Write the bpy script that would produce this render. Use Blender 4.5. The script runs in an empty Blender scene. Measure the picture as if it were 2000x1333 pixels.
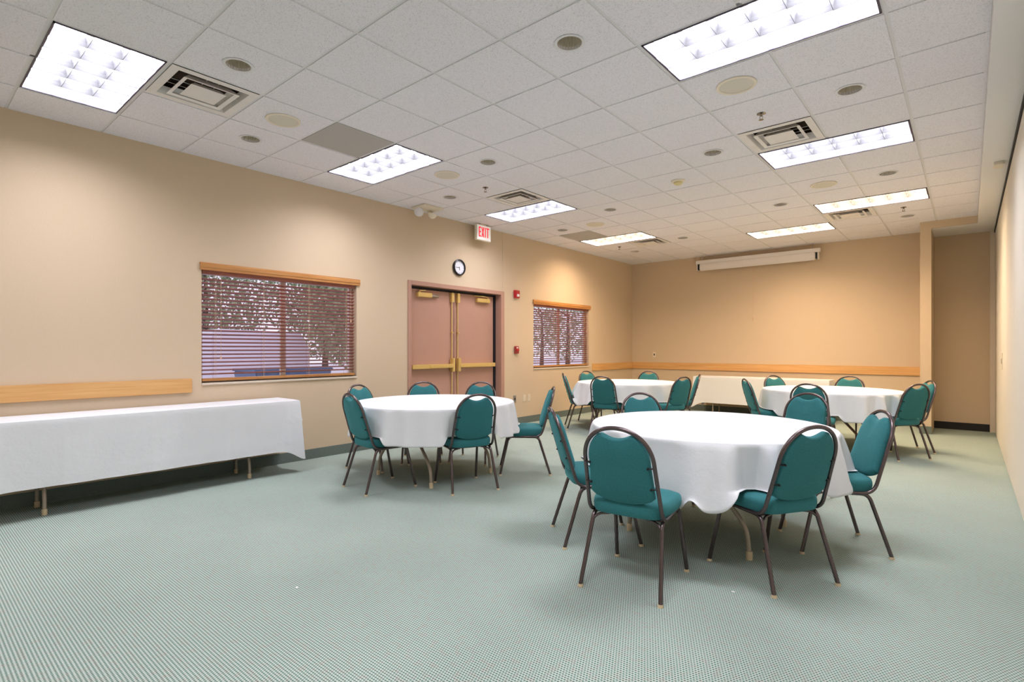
import bpy, bmesh, math, random
from mathutils import Vector, Matrix
random.seed(7)
PI = math.pi
SC = bpy.context.scene
COL = SC.collection

# ------------------------------------------------------------------ camera, world, exposure
ZC = 3.1636          # ceiling height
DEEP = 10.931        # far wall
NEAR = -3.2          # wall behind the camera
XR = 6.07            # folding partition
cam_d = bpy.data.cameras.new('camera')
cam = bpy.data.objects.new('camera', cam_d); COL.objects.link(cam)
cam.location = (5.762, 0.0, 1.2685)
cam.rotation_euler = (PI/2, 0, 0.7062)
cam_d.sensor_fit = 'HORIZONTAL'; cam_d.sensor_width = 36.0
cam_d.lens = 36.0*1044.77/2000.0
cam_d.shift_x = 0.0
cam_d.shift_y = (681.7-666.5)/2000.0
cam_d.clip_start = 0.02; cam_d.clip_end = 200
SC.camera = cam

w = bpy.data.worlds.new('overcast_sky'); SC.world = w; w.use_nodes = True
nt = w.node_tree; nt.nodes.clear()
wo = nt.nodes.new('ShaderNodeOutputWorld'); bg = nt.nodes.new('ShaderNodeBackground')
bg.inputs[0].default_value = (0.86, 0.84, 1.0, 1); bg.inputs[1].default_value = 1.0
nt.links.new(bg.outputs[0], wo.inputs[0])

SC.view_settings.view_transform = 'Standard'
SC.view_settings.look = 'None'
SC.view_settings.gamma = 1.0
SC.view_settings.use_curve_mapping = False
SC.view_settings.exposure = 0.20
LAMP = 27.0           # radiance of a cool fixture's lamp tray
LAMP_WARM = 47.0

# ------------------------------------------------------------------ colour helpers
def lin(c):
    c /= 255.0
    return c/12.92 if c <= 0.04045 else ((c+0.055)/1.055)**2.4
def rgb(r, g, b): return (lin(r), lin(g), lin(b), 1.0)

class NT:
    def __init__(s, name):
        s.m = bpy.data.materials.new(name); s.m.use_nodes = True
        s.t = s.m.node_tree; s.b = s.t.nodes['Principled BSDF']; s.o = s.t.nodes['Material Output']
    def n(s, kind, **kw):
        x = s.t.nodes.new(kind)
        for k, v in kw.items(): setattr(x, k, v)
        return x
    def l(s, a, b): s.t.links.new(a, b)
    def math(s, op, a, b=None):
        x = s.n('ShaderNodeMath', operation=op)
        for i, v in enumerate((a, b)):
            if v is None: continue
            if isinstance(v, (int, float)): x.inputs[i].default_value = v
            else: s.l(v, x.inputs[i])
        return x.outputs[0]
    def coord(s): return s.n('ShaderNodeTexCoord').outputs['Object']
    def noise(s, vec, scale, detail=3, rough=0.5):
        x = s.n('ShaderNodeTexNoise'); x.inputs['Scale'].default_value = scale
        x.inputs['Detail'].default_value = detail; x.inputs['Roughness'].default_value = rough
        if vec is not None: s.l(vec, x.inputs['Vector'])
        return x.outputs['Fac']
    def ramp(s, fac, stops):
        x = s.n('ShaderNodeValToRGB'); e = x.color_ramp.elements
        while len(e) < len(stops): e.new(0.5)
        for i, (p, c) in enumerate(stops): e[i].position = p; e[i].color = c
        s.l(fac, x.inputs[0]); return x.outputs[0]
    def bump(s, h, strength, dist=0.002):
        x = s.n('ShaderNodeBump'); x.inputs['Strength'].default_value = strength
        x.inputs['Distance'].default_value = dist
        s.l(h, x.inputs['Height']); s.l(x.outputs[0], s.b.inputs['Normal'])
    def mapping(s, vec, scale=(1,1,1), rot=(0,0,0)):
        x = s.n('ShaderNodeMapping'); x.inputs['Scale'].default_value = scale; x.inputs['Rotation'].default_value = rot
        s.l(vec, x.inputs['Vector']); return x.outputs[0]

def mat(name, col, rough=0.5, metal=0.0, var=0.0, scale=30, bump=0.0, bdist=0.001, spec=0.5, mapscale=(1,1,1), sheen=0):
    q = NT(name); q.b.inputs['Roughness'].default_value = rough; q.b.inputs['Metallic'].default_value = metal
    q.b.inputs['Specular IOR Level'].default_value = spec
    if sheen:
        q.b.inputs['Sheen Weight'].default_value = sheen
        q.b.inputs['Sheen Roughness'].default_value = 0.5
    v = q.mapping(q.coord(), mapscale)
    f = q.noise(v, scale, 4, 0.6)
    lo = tuple(c*(1-var) for c in col[:3])+(1,); hi = tuple(min(1, c*(1+var)) for c in col[:3])+(1,)
    q.l(q.ramp(f, [(0.3, lo), (0.7, hi)]), q.b.inputs['Base Color'])
    if bump: q.bump(f, bump, bdist)
    return q.m

def emis(name, col, strength):
    q = NT(name); q.b.inputs['Base Color'].default_value = (0.8, 0.8, 0.8, 1)
    q.b.inputs['Emission Color'].default_value = col; q.b.inputs['Emission Strength'].default_value = strength
    return q.m

M = {}
# wall covering: fine woven vinyl
q = NT('wall_vinyl'); c = q.coord()
f = q.noise(q.mapping(c, (90, 90, 700)), 1.0, 2); g = q.noise(c, 1.4, 3)
q.l(q.ramp(f, [(0.3, rgb(207, 185, 155)), (0.7, rgb(214, 193, 164))]), q.b.inputs['Base Color'])
q.b.inputs['Roughness'].default_value = 0.72; q.b.inputs['Specular IOR Level'].default_value = 0.25
q.bump(f, 0.12, 0.0006); M['wall'] = q.m
M['partition'] = mat('partition_fabric', rgb(226, 219, 204), 0.8, var=0.03, scale=220, bump=0.2, bdist=0.0006, spec=0.2)
M['soffit'] = mat('painted_gypsum', rgb(236, 234, 232), 0.7, var=0.01, scale=40, spec=0.3)
# acoustic tile
q = NT('acoustic_tile'); c = q.coord()
f = q.noise(c, 150, 5, 0.75); v = q.n('ShaderNodeTexVoronoi'); v.inputs['Scale'].default_value = 120; q.l(c, v.inputs['Vector'])
h = q.math('MULTIPLY', f, v.outputs['Distance'])
q.l(q.ramp(f, [(0.36, rgb(200, 198, 201)), (0.47, rgb(239, 236, 241)), (0.8, rgb(238, 237, 240))]), q.b.inputs['Base Color'])
q.b.inputs['Roughness'].default_value = 0.9; q.b.inputs['Specular IOR Level'].default_value = 0.1
q.bump(h, 0.5, 0.0015); M['tile'] = q.m
M['grid'] = mat('grid_paint', rgb(226, 225, 225), 0.5, var=0.015, scale=20, spec=0.3)
# carpet: rows of dots
q = NT('carpet_weave'); c = q.coord(); sp = q.n('ShaderNodeSeparateXYZ'); q.l(c, sp.inputs[0])
P = 0.0128
ax = q.math('MULTIPLY', sp.outputs[0], 2*PI/P); ay = q.math('MULTIPLY', sp.outputs[1], 2*PI/P)
rot = q.math('MULTIPLY', sp.outputs[1], PI/P)
s1 = q.math('SINE', q.math('ADD', ax, q.math('MULTIPLY', q.math('ROUND', q.math('MULTIPLY', sp.outputs[1], 1/P)), PI)))
s2 = q.math('COSINE', ay)
d = q.math('ADD', s1, s2)
nz = q.noise(c, 420, 3, 0.7); nb = q.noise(c, 0.9, 4, 0.55); nc = q.noise(c, 34, 2, 0.5)
d = q.math('ADD', d, q.math('MULTIPLY', q.math('SUBTRACT', nz, 0.5), 1.6))
fac = q.math('ADD', q.math('MULTIPLY', d, 0.22), 0.5)
base = q.ramp(fac, [(0.22, rgb(194, 203, 193)), (0.48, rgb(164, 178, 167)), (0.76, rgb(84, 118, 106))])
pink = q.ramp(fac, [(0.22, rgb(190, 199, 188)), (0.48, rgb(164, 172, 160)), (0.76, rgb(108, 112, 102))])
mx = q.n('ShaderNodeMix', data_type='RGBA'); q.l(q.ramp(nc, [(0.5, (0,0,0,1)), (0.62, (1,1,1,1))]), mx.inputs[0])
q.l(base, mx.inputs[6]); q.l(pink, mx.inputs[7])
wear = q.n('ShaderNodeMix', data_type='RGBA', blend_type='MULTIPLY'); wear.inputs[0].default_value = 1
q.l(mx.outputs[2], wear.inputs[6]); q.l(q.ramp(nb, [(0.3, (0.90, 0.90, 0.90, 1)), (0.65, (1, 1, 1, 1))]), wear.inputs[7])
q.l(wear.outputs[2], q.b.inputs['Base Color'])
q.b.inputs['Roughness'].default_value = 0.95; q.b.inputs['Specular IOR Level'].default_value = 0.05
q.bump(fac, 0.35, 0.0015); M['carpet'] = q.m
M['carpet_base'] = mat('carpet_base_weave', rgb(112, 122, 115), 0.95, var=0.3, scale=300, bump=0.4, spec=0.05)
M['vinyl_black'] = mat('black_vinyl_base', rgb(28, 24, 26), 0.6, var=0.1, scale=10)
# oak
def oak(name, a, b, axis):
    q = NT(name); c = q.coord()
    sc = [38, 38, 38]; sc[axis] = 1.6
    f = q.noise(q.mapping(c, tuple(sc)), 1.0, 5, 0.6)
    q.l(q.ramp(f, [(0.3, a), (0.7, b)]), q.b.inputs['Base Color'])
    q.b.inputs['Roughness'].default_value = 0.38; q.bump(f, 0.08, 0.001); return q.m
M['oak_y'] = oak('oak_rail_along_room', rgb(206, 152, 88), rgb(226, 180, 120), 1)
M['oak_x'] = oak('oak_rail_across_room', rgb(206, 152, 88), rgb(226, 180, 120), 0)
M['valance'] = oak('honey_oak_valance', rgb(172, 112, 56), rgb(204, 148, 88), 1)
M['slat'] = oak('stained_wood_slat', rgb(150, 84, 68), rgb(176, 106, 86), 1)
M['cord'] = mat('blind_cord', rgb(214, 176, 146), 0.8)
# door
M['doorpaint'] = mat('rose_tan_paint', rgb(184, 141, 122), 0.42, var=0.02, scale=6)
M['brass'] = mat('satin_brass', rgb(224, 194, 122), 0.36, metal=0.5, var=0.05, scale=40)
M['rubber'] = mat('black_rubber', rgb(16, 15, 22), 0.6)
M['steel'] = mat('brushed_steel', rgb(176, 172, 166), 0.3, metal=1.0, var=0.05, scale=60)
M['white_paint'] = mat('white_window_paint', rgb(226, 214, 204), 0.45)
M['sill'] = mat('cream_sill_paint', rgb(222, 208, 188), 0.45)
# glass
q = NT('window_glass'); tr = q.n('ShaderNodeBsdfTransparent'); gl = q.n('ShaderNodeBsdfGlossy'); gl.inputs['Roughness'].default_value = 0.02
lw = q.n('ShaderNodeLayerWeight'); lw.inputs['Blend'].default_value = 0.5; fc_ = q.math('ADD', q.math('MULTIPLY', q.math('POWER', lw.outputs['Facing'], 5), 0.5), 0.03); ms = q.n('ShaderNodeMixShader')
q.l(fc_, ms.inputs[0]); q.l(tr.outputs[0], ms.inputs[1]); q.l(gl.outputs[0], ms.inputs[2]); q.l(ms.outputs[0], q.o.inputs[0])
M['glass'] = q.m
# chair
q = NT('teal_upholstery'); c = q.coord(); f = q.noise(c, 380, 3, 0.7)
q.l(q.ramp(f, [(0.3, rgb(34, 92, 94)), (0.7, rgb(62, 128, 132))]), q.b.inputs['Base Color'])
q.b.inputs['Roughness'].default_value = 0.85; q.b.inputs['Sheen Weight'].default_value = 0.35; q.b.inputs['Specular IOR Level'].default_value = 0.2
q.b.inputs['Sheen Tint'].default_value = rgb(120, 200, 205)
q.bump(f, 0.3, 0.0008); M['teal'] = q.m
M['bronze'] = mat('bronze_tube', rgb(104, 92, 92), 0.26, metal=0.85, var=0.06, scale=30)
M['glide'] = mat('nylon_glide', rgb(206, 186, 150), 0.5)
M['screw'] = mat('dark_screw', rgb(50, 44, 46), 0.35, metal=0.8)
# cloth
q = NT('white_linen'); c = q.coord(); f = q.noise(c, 7, 5, 0.62); g = q.noise(q.mapping(c, (1, 1, 1)), 600, 2)
q.l(q.ramp(g, [(0.3, rgb(220, 221, 222)), (0.7, rgb(229, 230, 231))]), q.b.inputs['Base Color'])
q.b.inputs['Roughness'].default_value = 0.85; q.b.inputs['Specular IOR Level'].default_value = 0.15
q.b.inputs['Sheen Weight'].default_value = 0.1
q.bump(f, 0.35, 0.012); M['linen'] = q.m
M['tabletop'] = mat('brown_laminate', rgb(120, 92, 66), 0.5, var=0.1, scale=20)
M['tableleg'] = mat('taupe_table_leg', rgb(168, 152, 134), 0.38, metal=0.35, var=0.04, scale=20)
M['tableleg_brown'] = mat('brown_table_leg', rgb(104, 74, 56), 0.4, metal=0.3)
# ceiling things
M['lamp_cool'] = emis('cool_lamp_tray', (0.98, 0.965, 1.08, 1), LAMP)
M['lamp_warm'] = emis('warm_lamp_tray', (1.0, 0.75, 0.52, 1), LAMP_WARM)
M['louver'] = mat('louver_aluminium', rgb(92, 92, 94), 0.6, metal=0.0, spec=0.2)
M['troffer_white'] = mat('troffer_enamel', rgb(225, 225, 225), 0.5)
M['fixture_edge'] = mat('fixture_edge_dark', rgb(64, 56, 78), 0.4)
M['vent'] = mat('diffuser_enamel', rgb(234, 229, 224), 0.45, var=0.03, scale=9)
M['duct'] = mat('dusty_duct', rgb(70, 56, 44), 0.9, var=0.5, scale=14)
M['cone'] = mat('fluted_reflector', rgb(226, 218, 200), 0.3, metal=0.35, var=0.1, scale=8)
M['cream'] = mat('cream_plastic', rgb(232, 222, 202), 0.5)
M['cream_dark'] = mat('cream_grille', rgb(216, 210, 194), 0.6, var=0.05, scale=500)
M['smoke'] = mat('aged_plastic', rgb(222, 208, 152), 0.5)
M['panel_grey'] = mat('grey_perforated_panel', rgb(178, 175, 170), 0.7, var=0.06, scale=600)
M['chrome'] = mat('chrome', rgb(150, 140, 130), 0.2, metal=1.0)
M['bulb'] = mat('frosted_bulb', rgb(210, 205, 196), 0.3)
M['plate_grey'] = mat('grey_wall_plate', rgb(150, 144, 136), 0.4, metal=0.3)
M['red'] = mat('red_enamel', rgb(196, 44, 52), 0.35)
M['red_dark'] = mat('red_housing', rgb(164, 60, 56), 0.4)
M['strobe'] = mat('strobe_lens', rgb(232, 226, 226), 0.15)
M['black'] = mat('black_plastic', rgb(30, 28, 34), 0.35)
M['clock_face'] = mat('clock_paper', rgb(228, 228, 234), 0.6)
M['exit_face'] = emis('exit_panel_lit', (1.0, 0.90, 0.78, 1), 0.22)
M['exit_red'] = emis('exit_letters_lit', (1.0, 0.03, 0.06, 1), 0.6)
M['exit_red'].node_tree.nodes['Principled BSDF'].inputs['Base Color'].default_value = rgb(214, 30, 44)
M['screen_case'] = mat('white_steel_case', rgb(238, 232, 226), 0.45)
M['outlet'] = mat('ivory_plate', rgb(226, 212, 190), 0.45)
M['lint'] = mat('paper_scrap', rgb(240, 240, 240), 0.8)
# outside
M['pavement'] = mat('pale_concrete', rgb(214, 206, 216), 0.9, var=0.06, scale=3)
M['trailer'] = mat('white_trailer_skin', rgb(232, 226, 240), 0.5)
M['bluebin'] = mat('blue_grey_plastic', rgb(88, 112, 152), 0.6)
M['tire'] = mat('tyre_rubber', rgb(40, 40, 44), 0.8)
M['leaf'] = mat('tree_leaves', rgb(152, 164, 128), 0.8, var=0.45, scale=6)
M['bark'] = mat('tree_bark', rgb(96, 78, 68), 0.9, var=0.2, scale=10)

# ------------------------------------------------------------------ mesh helpers
class MB:
    def __init__(s): s.b = bmesh.new()
    def box(s, x0, x1, y0, y1, z0, z1, mtx=None):
        vs = [s.b.verts.new(Vector(p)) for p in ((x0,y0,z0),(x1,y0,z0),(x1,y1,z0),(x0,y1,z0),(x0,y0,z1),(x1,y0,z1),(x1,y1,z1),(x0,y1,z1))]
        if mtx:
            for v in vs: v.co = mtx @ v.co
        for f in ((3,2,1,0),(4,5,6,7),(0,1,5,4),(1,2,6,5),(2,3,7,6),(3,0,4,7)): s.b.faces.new([vs[i] for i in f])
        return s
    def quad(s, *p):
        s.b.faces.new([s.b.verts.new(Vector(a)) for a in p]); return s
    def rings(s, rings, cap0=True, cap1=True, closed=False):
        vr = [[s.b.verts.new(Vector(p)) for p in r] for r in rings]
        n = len(vr[0]); m = len(vr)
        for i in range(m if closed else m-1):
            a, b2 = vr[i], vr[(i+1) % m]
            for k in range(n): s.b.faces.new((a[k], a[(k+1) % n], b2[(k+1) % n], b2[k]))
        if not closed:
            if cap0: s.b.faces.new(vr[0][::-1])
            if cap1: s.b.faces.new(vr[-1])
        return s
    def tube(s, path, r, seg=10, closed=False, cap=True):
        P = [Vector(p) for p in path]; n = len(P)
        up = None; rr = []
        for i in range(n):
            if closed: t = (P[(i+1) % n]-P[i-1]).normalized()
            else: t = (P[min(i+1, n-1)]-P[max(i-1, 0)]).normalized()
            if up is None:
                up = Vector((0, 0, 1)) if abs(t.z) < 0.9 else Vector((1, 0, 0))
            up = (up - t*up.dot(t)).normalized(); sd = t.cross(up)
            rad = r[i] if isinstance(r, (list, tuple)) else r
            rr.append([P[i] + (math.cos(a)*up+math.sin(a)*sd)*rad for a in [2*PI*k/seg for k in range(seg)]])
        return s.rings(rr, cap, cap, closed)
    def lathe(s, prof, seg=32, center=(0,0,0), mtx=None, cap0=False, cap1=False, flute=0):
        rr = []
        for (r, z) in prof:
            ring = []
            for k in range(seg):
                a = 2*PI*k/seg; q_ = r*(1+(flute if k % 2 else 0)); p = Vector((q_*math.cos(a), q_*math.sin(a), z))
                if mtx: p = mtx @ p
                ring.append(p+Vector(center))
            rr.append(ring)
        return s.rings(rr, cap0, cap1)
    def build(s, name, m, parent=None, smooth=False, bevel=0.0, loc=None):
        bmesh.ops.recalc_face_normals(s.b, faces=s.b.faces)
        if bevel:
            es = [e for e in s.b.edges if len(e.link_faces) == 2 and e.calc_face_angle(0) > 0.6]
            bmesh.ops.bevel(s.b, geom=es, offset=bevel, segments=2, affect='EDGES', clamp_overlap=True)
        me = bpy.data.meshes.new(name); s.b.to_mesh(me); s.b.free()
        me.materials.append(m)
        if smooth:
            for p in me.polygons: p.use_smooth = True
            try: me.set_sharp_from_angle(angle=math.radians(42))
            except Exception: pass
        o = bpy.data.objects.new(name, me); COL.objects.link(o)
        if parent: o.parent = parent
        if loc: o.location = loc
        return o

def fillet(pts, r, n=5):
    P = [Vector(p) for p in pts]; out = [P[0]]
    for i in range(1, len(P)-1):
        a = (P[i-1]-P[i]); b = (P[i+1]-P[i]); la, lb = a.length, b.length
        k = min(r, la*0.48, lb*0.48); a.normalize(); b.normalize()
        p0 = P[i]+a*k; p1 = P[i]+b*k
        for j in range(n+1):
            t = j/n; out.append(p0*(1-t)**2+P[i]*2*t*(1-t)+p1*t*t)
    out.append(P[-1]); return out

def thing(name, label, cat, loc=(0,0,0), rz=0.0, group=None):
    o = bpy.data.objects.new(name, None); COL.objects.link(o); o.empty_display_size = 0.1
    o.location = loc; o.rotation_euler = (0, 0, rz); o['label'] = label; o['category'] = cat
    if group: o['group'] = group
    return o
def tag(o, label, cat, group=None):
    o['label'] = label; o['category'] = cat
    if group: o['group'] = group
    return o
def struct(o, label=None, cat=None):
    o['kind'] = 'structure'
    if label: o['label'] = label
    if cat: o['category'] = cat
    return o
def kids(o): return [c for c in bpy.data.objects if c.parent == o]
def dup(root, loc, rz, label, group=None):
    r = root.copy(); COL.objects.link(r); r.location = loc; r.rotation_euler = (0, 0, rz); r['label'] = label
    if group: r['group'] = group
    for ch in TREE[root.name]:
        c = ch[0].copy(); COL.objects.link(c); c.parent = r
        for g in ch[1]:
            e = g.copy(); COL.objects.link(e); e.parent = c
    return r
TREE = {}
def remember(root): TREE[root.name] = [(c, kids(c)) for c in kids(root)]

# ------------------------------------------------------------------ room shell
struct(MB().box(-0.16, XR+0.1, NEAR-0.1, DEEP+0.1, -0.08, 0).build('floor', M['carpet']),
       'grey-green carpet floor with a small dotted weave', 'floor')

WT = 0.15
W1 = (2.03, 3.79, 0.93, 2.06); W2 = (7.33, 9.12, 0.93, 2.06); DR = (4.59, 6.545, 0.0, 2.19)
b = MB(); ZT = ZC+0.35
for (a, c_) in ((NEAR, W1[0]), (W1[1], DR[0]), (DR[1], W2[0]), (W2[1], DEEP)): b.box(-WT, 0, a, c_, 0, ZT)
for wd in (W1, W2):
    b.box(-WT, 0, wd[0], wd[1], 0, wd[2]); b.box(-WT, 0, wd[0], wd[1], wd[3], ZT)
b.box(-WT, 0, DR[0], DR[1], DR[3], ZT)
struct(b.build('wall_left', M['wall']), 'long beige wall with the two windows and the double door', 'wall')
struct(MB().box(-WT, XR+0.1, DEEP, DEEP+0.12, 0, ZT).build('wall_far', M['wall']), 'beige end wall behind the projection screen', 'wall')
struct(MB().box(-WT, XR+0.1, NEAR-0.12, NEAR, 0, ZT).build('wall_near', M['wall']))
# folding partition on the right: fabric panels
b = MB(); y = NEAR
ZP = 3.02
while y < 10.85-0.01:
    y2 = min(y+1.21, 10.85); b.box(XR, XR+0.08, y+0.0015, y2-0.0015, 0.012, ZP); y = y2
b.box(XR+0.01, XR+0.08, NEAR, 10.85, 0.0, ZP)
struct(b.build('wall_right', M['partition'], bevel=0.0), 'cream fabric folding partition wall', 'wall')
struct(MB().box(XR-0.012, XR+0.08, NEAR, 10.9, ZP, 3.06).build('trim_1', M['rubber']), 'dark ceiling track above the partition', 'trim')
struct(MB().box(6.012, XR+0.08, 10.85, DEEP, 0, 3.06).build('trim_2', M['sill'], bevel=0.004), 'cream jamb post at the end of the partition', 'trim')
# pillar and header of the alcove
PX0, PX1, PY = 5.212, 5.345, 10.07
struct(MB().box(PX0, PX1, PY, DEEP, 0, ZC).build('wall_pillar', M['wall']), 'narrow beige stub wall between the room and the alcove', 'wall')
struct(MB().box(PX1, 5.864, PY, PY+0.03, 3.06, ZC+0.01).build('wall_header', M['wall']), 'low beige header above the alcove opening', 'wall')
# gypsum soffit
b = MB(); b.rings([[(x, yy, z) for x, z in ((5.864, 3.06), (XR+0.1, 3.06), (XR+0.1, 3.08), (5.884, 3.08), (5.884, ZC+0.03), (5.864, ZC+0.03))] for yy in (NEAR, PY+0.03)])
b.box(PX1, XR+0.1, PY+0.03, DEEP, 3.06, 3.08)
struct(b.build('ceiling_soffit', M['soffit']), 'smooth white dropped soffit beside the partition', 'ceiling')
# skirting
def base(name, x0, x1, y0, y1, m=None, z=0.113): return struct(MB().box(x0, x1, y0, y1, 0, z).build(name, m or M['carpet_base'], bevel=0.002))
b = MB()
for (a, c_) in ((NEAR, DR[0]-0.005), (DR[1]+0.01, DEEP)): b.box(0, 0.009, a, c_, 0, 0.113)
struct(b.build('baseboard_left', M['carpet_base']), 'carpet strip skirting along the window wall', 'skirting')
base('baseboard_far', 0.009, PX0-0.009, DEEP-0.009, DEEP)
b = MB(); b.box(PX0-0.009, PX0, PY-0.009, DEEP, 0, 0.113); b.box(PX0, PX1+0.006, PY-0.009, PY, 0, 0.113)
struct(b.build('baseboard_pillar', M['carpet_base']))
base('baseboard_alcove', PX1, 6.012, DEEP-0.012, DEEP, M['vinyl_black'])
# oak chair rail
struct(MB().box(0, 0.021, NEAR, 1.94, 0.842, 0.978).build('trim_3', M['oak_y'], bevel=0.003), 'oak chair rail on the left wall above the long table', 'rail')
struct(MB().box(0, 0.021, 9.235, DEEP, 0.828, 0.968).build('trim_4', M['oak_y'], bevel=0.003), 'short oak chair rail between far window and corner', 'rail')
struct(MB().box(0.021, PX0-0.045, DEEP-0.021, DEEP, 0.828, 0.972).build('trim_5', M['oak_x'], bevel=0.003), 'oak chair rail across the end wall', 'rail')
struct(MB().box(0, 0.004, 6.512, 6.522, 2.2, ZC).build('trim_6', M['wall']), 'thin wall joint strip above the door corner', 'trim')

# ------------------------------------------------------------------ ceiling grid
T = 0.6096; GX, GY = 2.3603, 1.8356
def tx(i): return GX+T*i
def ty(j): return GY+T*j
I0, I1, J0, J1 = -4, 5, -9, 15
fixtures = [(-3,-2,0),(3,-2,0),(-3,2,0),(3,2,0),(-3,6,0),(3,6,0),(-3,10,1),(3,10,1),(1,12,1),(-3,-6,0),(3,-6,0)]
taken = set()
for i, j, _ in fixtures: taken |= {(i, j), (i+1, j)}
vents = [(-2,-1),(-2,5),(3,5),(-2,11),(3,11)]
panels = [(-2,1),(-3,9)]
taken |= set(vents) | set(panels)
downs = [(-1,-1),(-3,0),(2,1),(4,4),(-1,3),(-3,4),(2,5),(-1,7),(-3,8),(4,8),(2,9),(-1,11),(-3,12),(4,12)]
HR = 0.08
b = MB(); G = 0.0108
XMAX = 5.864
def clipx(v): return max(0.0, min(XMAX-0.001, v))
for i in range(I0, I1+1):
    for j in range(J0, J1+1):
        x0, x1, y0, y1 = tx(i)+G, tx(i+1)-G, ty(j)+G, ty(j+1)-G
        x0, x1 = clipx(x0), clipx(x1); y0 = max(y0, NEAR); y1 = min(y1, DEEP)
        if x1-x0 < 0.01 or y1-y0 < 0.01: continue
        if (i, j) in taken: continue
        if (i, j) in downs:
            cx, cy = tx(i+.5), ty(j+.5); n = 48; outer = []; inner = []
            for k in range(n):
                a = 2*PI*k/n; ca, sa = math.cos(a), math.sin(a); h = (x1-x0)/2; m_ = h/max(abs(ca), abs(sa))
                outer.append((cx+ca*m_, cy+sa*m_)); inner.append((cx+ca*HR, cy+sa*HR))
            b.rings([[(p[0], p[1], ZC+0.014) for p in outer], [(p[0], p[1], ZC) for p in outer],
                     [(p[0], p[1], ZC) for p in inner], [(p[0], p[1], ZC+0.02) for p in inner]], False, False)
        else:
            b.box(x0, x1, y0, y1, ZC, ZC+0.014)
struct(b.build('ceiling', M['tile']), 'suspended ceiling of square speckled white acoustic tiles', 'ceiling')
b = MB()
fx = {(i+1, j) for i, j, _ in fixtures}
for i in range(I0, I1+1):
    if tx(i) < 0.02: continue
    for j in range(J0, J1+1):
        if (i, j) in fx: continue
        y0, y1 = max(ty(j)-0.012, NEAR), min(ty(j+1)-0.012, DEEP)
        if y1 > y0: b.box(tx(i)-0.0155, tx(i)+0.0155, y0, y1, ZC+0.006, ZC+0.014)
for j in range(J0, J1+1):
    if not NEAR < ty(j) < DEEP: continue
    for i in range(I0, I1+1):
        x0, x1 = clipx(tx(i)+0.0155), clipx(tx(i+1)-0.0155)
        if x1 > x0: b.box(x0, x1, ty(j)-0.0155, ty(j)+0.0155, ZC+0.006, ZC+0.014)
b.box(0, 0.022, NEAR, DEEP, ZC+0.004, ZC+0.012); b.box(0.022, PX0, DEEP-0.022, DEEP, ZC+0.004, ZC+0.012)
b.box(XMAX-0.022, XMAX-0.001, NEAR, PY, ZC+0.001, ZC+0.012)
struct(b.build('ceiling_grid', M['grid']), 'cream metal grid holding the ceiling tiles', 'ceiling')
struct(MB().box(-WT, XR+0.1, NEAR, DEEP, ZT, ZT+0.05).build('ceiling_leak_block', M['duct']))  # unseen plane added above the tiles to block sky light leaking in

# fixtures
def fixture(i, j, warm, label):
    t = thing('fluorescent_troffer', label, 'ceiling light', (tx(i+1), ty(j+.5), ZC), 0, 'recessed fluorescent fixtures')
    X, Y = T-0.016, T/2-0.016; H = 0.085
    b = MB()
    for a in ((-X, -X+0.012, -Y, Y), (X-0.012, X, -Y, Y), (-X, X, -Y, -Y+0.010), (-X, X, Y-0.010, Y)): b.box(a[0], a[1], a[2], a[3], -0.002, 0.004)
    b.build('frame', M['fixture_edge'], t)
    b = MB(); b.box(-X, X, -Y, Y, H+0.002, H+0.012)
    for a in ((-X, -X+0.004, -Y, Y), (X-0.004, X, -Y, Y), (-X, X, -Y, -Y+0.004), (-X, X, Y-0.004, Y)): b.box(a[0], a[1], a[2], a[3], 0.004, H+0.002)
    b.build('housing', M['troffer_white'], t)
    x_, y_ = X-0.012, Y-0.012
    MB().quad((-x_, -y_, H), (-x_, y_, H), (x_, y_, H), (x_, -y_, H)).build('lamp_tray', M['lamp_warm'] if warm else M['lamp_cool'], t)
    b = MB()
    def blade(p, q_, ax):
        # parabolic blade: wide foot at the top, knife edge at the face
        prof = [(0.0012, 0.004), (0.0035, 0.030), (0.011, 0.066)]
        rr = []
        for hw, z in prof:
            if ax == 0: rr.append([(p-hw, -q_, z), (p+hw, -q_, z), (p+hw, q_, z), (p-hw, q_, z)])
            else: rr.append([(-q_, p-hw, z), (q_, p-hw, z), (q_, p+hw, z), (-q_, p+hw, z)])
        b.rings(rr)
    for k in range(1, 6): blade(-x_+2*x_*k/6, y_, 0)
    for k in range(1, 3): blade(-y_+2*y_*k/3, x_, 1)
    b.build('louver', M['louver'], t)
    return t
FL = ['large bright ceiling light nearest the left wall at the upper left corner of the view',
      'bright ceiling light beside the partition directly by the camera',
      'white ceiling light between the grey panel and the large window',
      'largest ceiling light, cut by the top edge, over the nearest round table',
      'white ceiling light near the exit sign above the double door',
      'white ceiling light just beyond the diffuser, over the nearest table on the right',
      'warm ceiling light by the far left corner beyond the small window',
      'warm ceiling light near the pillar on the right',
      'warm ceiling light just in front of the projection screen',
      'ceiling light behind the camera near the window wall',
      'ceiling light behind the camera near the partition']
for (i, j, wm), l in zip(fixtures, FL): fixture(i, j, wm, l)

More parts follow.
